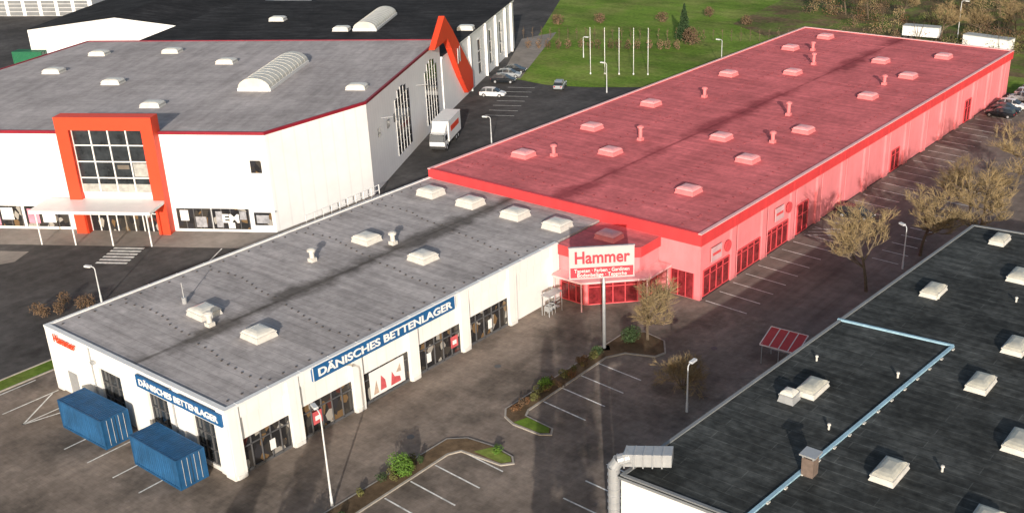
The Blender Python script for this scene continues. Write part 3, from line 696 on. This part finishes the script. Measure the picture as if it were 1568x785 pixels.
lamp(-19,62,5,R(180),.6); lamp(16,131,8,0); lamp(53,58,5,R(180),.5); lamp(-12,88,5,R(180),.6); lamp(-38,81,4,0,.5)
lamp(-17.5,-9,5,R(220),.6); lamp(-21,-13,4.5,R(220),.6)
for k in range(5):
    m=M(); m.tube((0,0,0),(0,0,8.2),.07,.04,8); m.tube((0,0,8.2),(0,0,8.32),.08,.05,8); m.tube((0,0,0),(0,0,.3),.14,.14,8); m.build('flagpole',[WPLAIN],None,True,(-29+k*2.25,71+k*1.25,0))

def container(x0,y0,L,W,H,paint,name,rz=0,loc=None):
    e=empty(name,(x0,y0,0.04),rz); m=M(); 
    p=.1
    n=int(L/0.28)
    for side in (0,1):
        yb=0.04 if side==0 else W-0.04; s=-1 if side==0 else 1
        pts=[]
        for i in range(n):
            a=p+(L-2*p)*i/n; w=(L-2*p)/n
            pts+= [(a,0),(a+w*.3,0),(a+w*.45,-.05),(a+w*.85,-.05)]
        pts.append((L-p,0))
        for (a,d),(b,d2) in zip(pts[:-1],pts[1:]):
            m.add([(a,yb+s*d,.15),(b,yb+s*d2,.15),(b,yb+s*d2,H-.1),(a,yb+s*d,H-.1)],[(0,1,2,3)],0)
    m.box(0.02,.06,p,W-p,.15,H-.1,0)
    n2=9
    for i in range(n2): a=p+(W-2*p)*i/n2; m.box(-.01,.02,a,a+.14,.15,H-.1,0)
    m.box(L-.06,L-.03,p,W-p,.15,H-.1,0)
    for a in (W*.2,W*.38,W*.62,W*.8): m.tube((L,a,.2),(L,a,H-.15),.025,.025,6,1)
    m.box(L-.04,L-.01,W/2-.02,W/2+.02,.15,H-.1,2)
    for i in range(n): a=p+(L-2*p)*i/n; m.box(a,a+.16,p,W-p,H-.06,H-.02,0)
    m.box(p,L-p,p,W-p,H-.08,H-.06,0)
    m.build('panels',[paint,STEEL,DARK],e)
    m=M()
    for a in (0,L-p):
        for b in (0,W-p): m.box(a,a+p,b,b+p,0,H,0)
    for b in (0,W-p): m.box(p,L-p,b,b+p,0,.16,0); m.box(p,L-p,b,b+p,H-.1,H-.01,0)
    for a in (0,L-p): m.box(a,a+p,p,W-p,0,.16,0); m.box(a,a+p,p,W-p,H-.1,H-.01,0)
    m.build('frame',[paint],e)
    return e
container(6.6,-50.5,6.1,2.44,2.6,CBLUE,'shipping_container',R(1))
container(16.3,-50.2,6.1,2.44,2.6,CBLUE,'shipping_container',R(-1))
container(-128,17,6,2.4,2.5,GREEN,'green_skip_container',R(32))

CG=mat('car_glass',(0.02,0.025,0.03),0.05,0.1,1,spec=0.8)
def car(x,y,rz,paint,est=True):
    e=empty('parked_car',(x,y,0.03),rz); m=M()
    st=[(-2.2,.35,.62,.66),(-2.12,.28,.86,.80),(-1.5,.24,.95,.89),(-.6,.22,.96,.90),(.7,.22,.95,.90),(1.3,.24,.90,.88),(1.95,.28,.74,.82),(2.2,.36,.56,.66)]
    rings=[]
    for xx,zb,zt,w in st:
        zm=(zb+zt)/2
        rings.append([(xx,-w*.9,zb),(xx,-w,zm),(xx,-w*.98,zt-.1),(xx,-w*.86,zt),(xx,w*.86,zt),(xx,w*.98,zt-.1),(xx,w,zm),(xx,w*.9,zb)])
    vs=[v for r_ in rings for v in r_]; fs=[]
    for k in range(len(st)-1):
        for i in range(8): fs.append((k*8+i,k*8+(i+1)%8,(k+1)*8+(i+1)%8,(k+1)*8+i))
    fs.append(tuple(range(8))); fs.append(tuple(len(vs)-8+i for i in range(8)))
    m.add(vs,fs,0)
    gh=[(-2.05,.9,.74,.72),(-1.75,1.34,.64,.0),(-1.3,1.45,.60,0),(-.1,1.49,.60,0),(.45,1.42,.58,0),(1.25,.92,.74,0)] if est else [(-1.75,.93,.74,0),(-1.1,1.36,.62,0),(-.7,1.43,.6,0),(0,1.45,.6,0),(.4,1.40,.58,0),(1.2,.92,.74,0)]
    zb=.93
    for k in range(len(gh)-1):
        xa,za,wa,_=gh[k]; xb,zbb,wb,_=gh[k+1]
        for s in (-1,1): m.add([(xa,s*.78,zb-.02),(xb,s*.78,zb-.02),(xb,s*wb,zbb),(xa,s*wa,za)],[(0,1,2,3)],1)
        m.add([(xa,-wa,za),(xb,-wb,zbb),(xb,wb,zbb),(xa,wa,za)],[(0,1,2,3)],1 if k in (0,len(gh)-2) else 0)
    for xx in (-.95,.15):
        for s in (-1,1): m.tube((xx,s*.79,.93),(xx,s*.61,1.46),.035,.035,4,0)
    m.box(2.12,2.2,-.6,-.38,.52,.66,3); m.box(2.12,2.2,.38,.6,.52,.66,3); m.box(-2.2,-2.14,-.7,-.45,.62,.8,4); m.box(-2.2,-2.14,.45,.7,.62,.8,4)
    for s in (-1,1): m.box(.75,.95,s*.98-.08,s*.98+.08,.92,1.04,0)
    m.build('body',[paint,CG,DARK,DOME,mat('tail_light',(0.4,0.01,0.01),0.3)],e)
    m=M()
    for xx in (-1.35,1.38):
        for s in (-1,1): m.tube((xx,s*.72,.33),(xx,s*.91,.33),.33,.33,18,0); m.tube((xx,s*.90,.33),(xx,s*.925,.33),.2,.18,12,1)
    m.build('wheels',[TYRE,STEEL],e)
CP=lambda n,c:mat('paint_'+n,c,0.25,0.02,1,spec=0.6)
BK=CP('black',(0.015,0.018,0.022)); WH=CP('white',(0.7,0.7,0.7)); SV=CP('silver',(0.30,0.32,0.34))
car(39.7,30.3,R(3),BK); car(39.8,82.6,R(182),BK); car(39.8,88.2,R(2),WH); car(39.8,93.6,R(182),SV); car(40.0,96.4,R(2),WH); car(40.0,99.2,R(2),SV); car(39.8,85.4,R(2),BK,False)
car(-38.2,57.8,R(28),BK); car(-40,61.4,R(28),SV); car(-33.6,49.6,R(25),WH); car(-27.6,60.2,R(118),SV); car(-41.4,64.6,R(28),BK,False)
T=empty('box_truck',(-21.6,25.2,0.02),math.atan2(-.88,.47))
m=M(); m.box(-4.6,2.0,-1.22,1.22,1.0,3.9,0); m.box(-4.65,2.05,-1.25,1.25,3.85,3.93,3); m.box(-4.4,3.9,-.5,.5,.6,1.0,2)
m.add([(2.2,-1.1,.6),(4.2,-1.1,.6),(4.25,-1.1,1.5),(3.95,-1.05,2.6),(2.2,-1.05,2.75),(2.2,1.1,.6),(4.2,1.1,.6),(4.25,1.1,1.5),(3.95,1.05,2.6),(2.2,1.05,2.75)],
 [(0,1,2,3,4),(5,9,8,7,6),(0,5,6,1),(1,6,7,2),(3,8,9,4),(4,9,5,0)],0)
m.add([(4.26,-1.0,1.5),(4.26,1.0,1.5),(3.97,.95,2.5),(3.97,-.95,2.5)],[(0,1,2,3)],1)
m.box(2.6,3.7,-1.12,-1.08,1.55,2.3,1); m.box(2.6,3.7,1.08,1.12,1.55,2.3,1); m.box(4.15,4.3,-1.1,1.1,.5,.9,2)
m.add([(2.2,-1,2.75),(3.5,-1,2.7),(2.2,-1,3.7),(2.2,1,2.75),(3.5,1,2.7),(2.2,1,3.7)],[(0,1,2),(3,5,4),(1,4,5,2)],0)
m.box(-3.5,1.0,-1.24,-1.22,2.2,3.0,4); m.box(-3.5,1.0,1.22,1.24,2.2,3.0,4); 
m.build('body',[WPLAIN,CG,DARK,COPE,RED],T)
m=M()
for xx in (-3.2,-2.1,3.1):
    for s in (-1,1): m.tube((xx,s*.8,.48),(xx,s*1.15,.48),.48,.48,18,0); m.tube((xx,s*1.14,.48),(xx,s*1.18,.48),.25,.2,12,1)
m.build('wheels',[TYRE,STEEL],T)
T=empty('trolley_shelter',(49.4,-7.0,0.02),R(3))
m=M()
for x in (-1.6,0,1.6):
    m.tube((x,1.1,0),(x,1.1,2.6),.05,.05,8,0); m.tube((x,1.1,2.6),(x,-1.1,1.9),.05,.05,8,0); m.tube((x,-1.0,0),(x,-1.0,1.95),.04,.04,8,0)
for z in (.5,1.0): m.tube((-1.6,1.1,z),(1.6,1.1,z),.03,.03,6,0)
m.build('frame',[STEEL],T)
m=M()
for k in range(4):
    a=-1.75+k*.88; m.add([(a+.04,-1.15,1.93),(a+.84,-1.15,1.93),(a+.84,1.15,2.68),(a+.04,1.15,2.68),(a+.04,-1.15,1.89),(a+.84,-1.15,1.89),(a+.84,1.15,2.64),(a+.04,1.15,2.64)],[(0,1,2,3),(4,7,6,5),(0,4,5,1),(2,6,7,3)],0)
m.build('roof_panels',[mat('shelter_red',(0.5,0.06,0.06),0.5,0.1,2)],T)
m=M(); m.box(-1.75,1.8,-1.2,-1.15,1.86,1.98,0); m.box(-1.75,1.8,1.15,1.2,2.6,2.74,0)
for k in range(5): a=-1.75+k*.88; m.add([(a-.05,-1.15,1.96),(a+.05,-1.15,1.96),(a+.05,1.15,2.71),(a-.05,1.15,2.71)],[(0,1,2,3)],0)
m.build('trim',[mat('pink_trim',(0.75,0.6,0.58),0.5)],T)
m=M()
for k in range(3):
    y=k*.5; m.box(-.3,.3,y,y+.05,.5,1.0,0); m.box(-.3,-.25,y,y+.8,.9,1.0,0); m.box(.25,.3,y,y+.8,.9,1.0,0); m.box(-.3,.3,y,y+.8,.45,.5,0)
    for a in (-.28,.28): m.tube((a,y,0),(a,y,.5),.03,.03,5,0)
m.box(-.5,.5,-.2,1.9,2.1,2.2,0)
for a in (-.45,.45):
    for b in (-.15,1.85): m.tube((a,b,0),(a,b,2.1),.04,.04,5,0)
m.build('trolley_stand',[STEEL],None,False,(26.2,-11.4,0.02))
m=M(); a=(-11.4,-9.4); b=(-12.3,3.2); n=9
for k in range(n+1):
    x=a[0]+(b[0]-a[0])*k/n; y=a[1]+(b[1]-a[1])*k/n; m.tube((x,y,0),(x,y,1.9),.06,.06,6)
for z in (.6,1.2,1.85): m.tube((*a,z),(*b,z),.05,.05,6)
m.build('white_railing',[WPLAIN])
for x,y,r,L in ((9.5,129,R(8),7),(23.5,126,R(-6),9)):
    T=empty('white_trailer',(x,y,0.06),r); m=M(); m.box(-L/2,L/2,-1.25,1.25,.9,2.7,0); m.box(-L/2-.03,L/2+.03,-1.28,1.28,2.7,2.82,1); m.box(-L/2,L/2,-.4,.4,.6,.9,2)
    for xx in (-L/4,-L/4-1.1): 
        for s in (-1,1): m.tube((xx,s*.8,.45),(xx,s*1.2,.45),.45,.45,14,2)
    m.tube((L/2-.5,0,0),(L/2-.5,0,.9),.08,.08,6,2); m.build('body',[WPLAIN,mat('tarp_grey',(0.4,0.41,0.4),0.7),DARK],T)

# ------------------------------------------------------------ camera, light, world
yaw,pitch,roll,f,cx,cy=0.65644,0.42309,-0.02125,1691.55,877.52,436.06
fw=Vector((-math.sin(yaw)*math.cos(pitch),math.cos(yaw)*math.cos(pitch),-math.sin(pitch)))
r=fw.cross(Vector((0,0,1))).normalized(); u=r.cross(fw)
r2=r*math.cos(roll)+u*math.sin(roll); u2=-r*math.sin(roll)+u*math.cos(roll)
cam=bpy.data.cameras.new('camera'); co=bpy.data.objects.new('camera',cam); COL.objects.link(co); sc.camera=co
mt=Matrix((( r2.x,u2.x,-fw.x,87.586),(r2.y,u2.y,-fw.y,-86.781),(r2.z,u2.z,-fw.z,47.027),(0,0,0,1))); co.matrix_world=mt
cam.sensor_width=36; cam.lens=f/1568*36; cam.shift_x=(784-cx)/1568; cam.shift_y=(cy-392.5)/1568; cam.clip_end=4000; cam.clip_start=1
EL=15.0; sd=Vector((0.605,-0.796,0)).normalized()*math.cos(R(EL))+Vector((0,0,math.sin(R(EL))))
l=bpy.data.lights.new('sun','SUN'); l.energy=5.0; l.angle=R(0.5); l.color=(1,0.93,0.84)
lo=bpy.data.objects.new('sun',l); COL.objects.link(lo); lo.rotation_euler=sd.to_track_quat('Z','Y').to_euler()
w=bpy.data.worlds.new('World'); sc.world=w; w.use_nodes=True; nt=w.node_tree
sky=nt.nodes.new('ShaderNodeTexSky'); sky.sky_type='NISHITA'; sky.sun_disc=False; sky.sun_elevation=R(EL); sky.sun_rotation=math.atan2(sd.x,sd.y)
sky.dust_density=2.5; sky.ozone_density=0.6
nt.links.new(sky.outputs[0],nt.nodes['Background'].inputs[0]); nt.nodes['Background'].inputs[1].default_value=0.14
sc.view_settings.view_transform='Standard'; sc.view_settings.look='None'; sc.view_settings.exposure=0
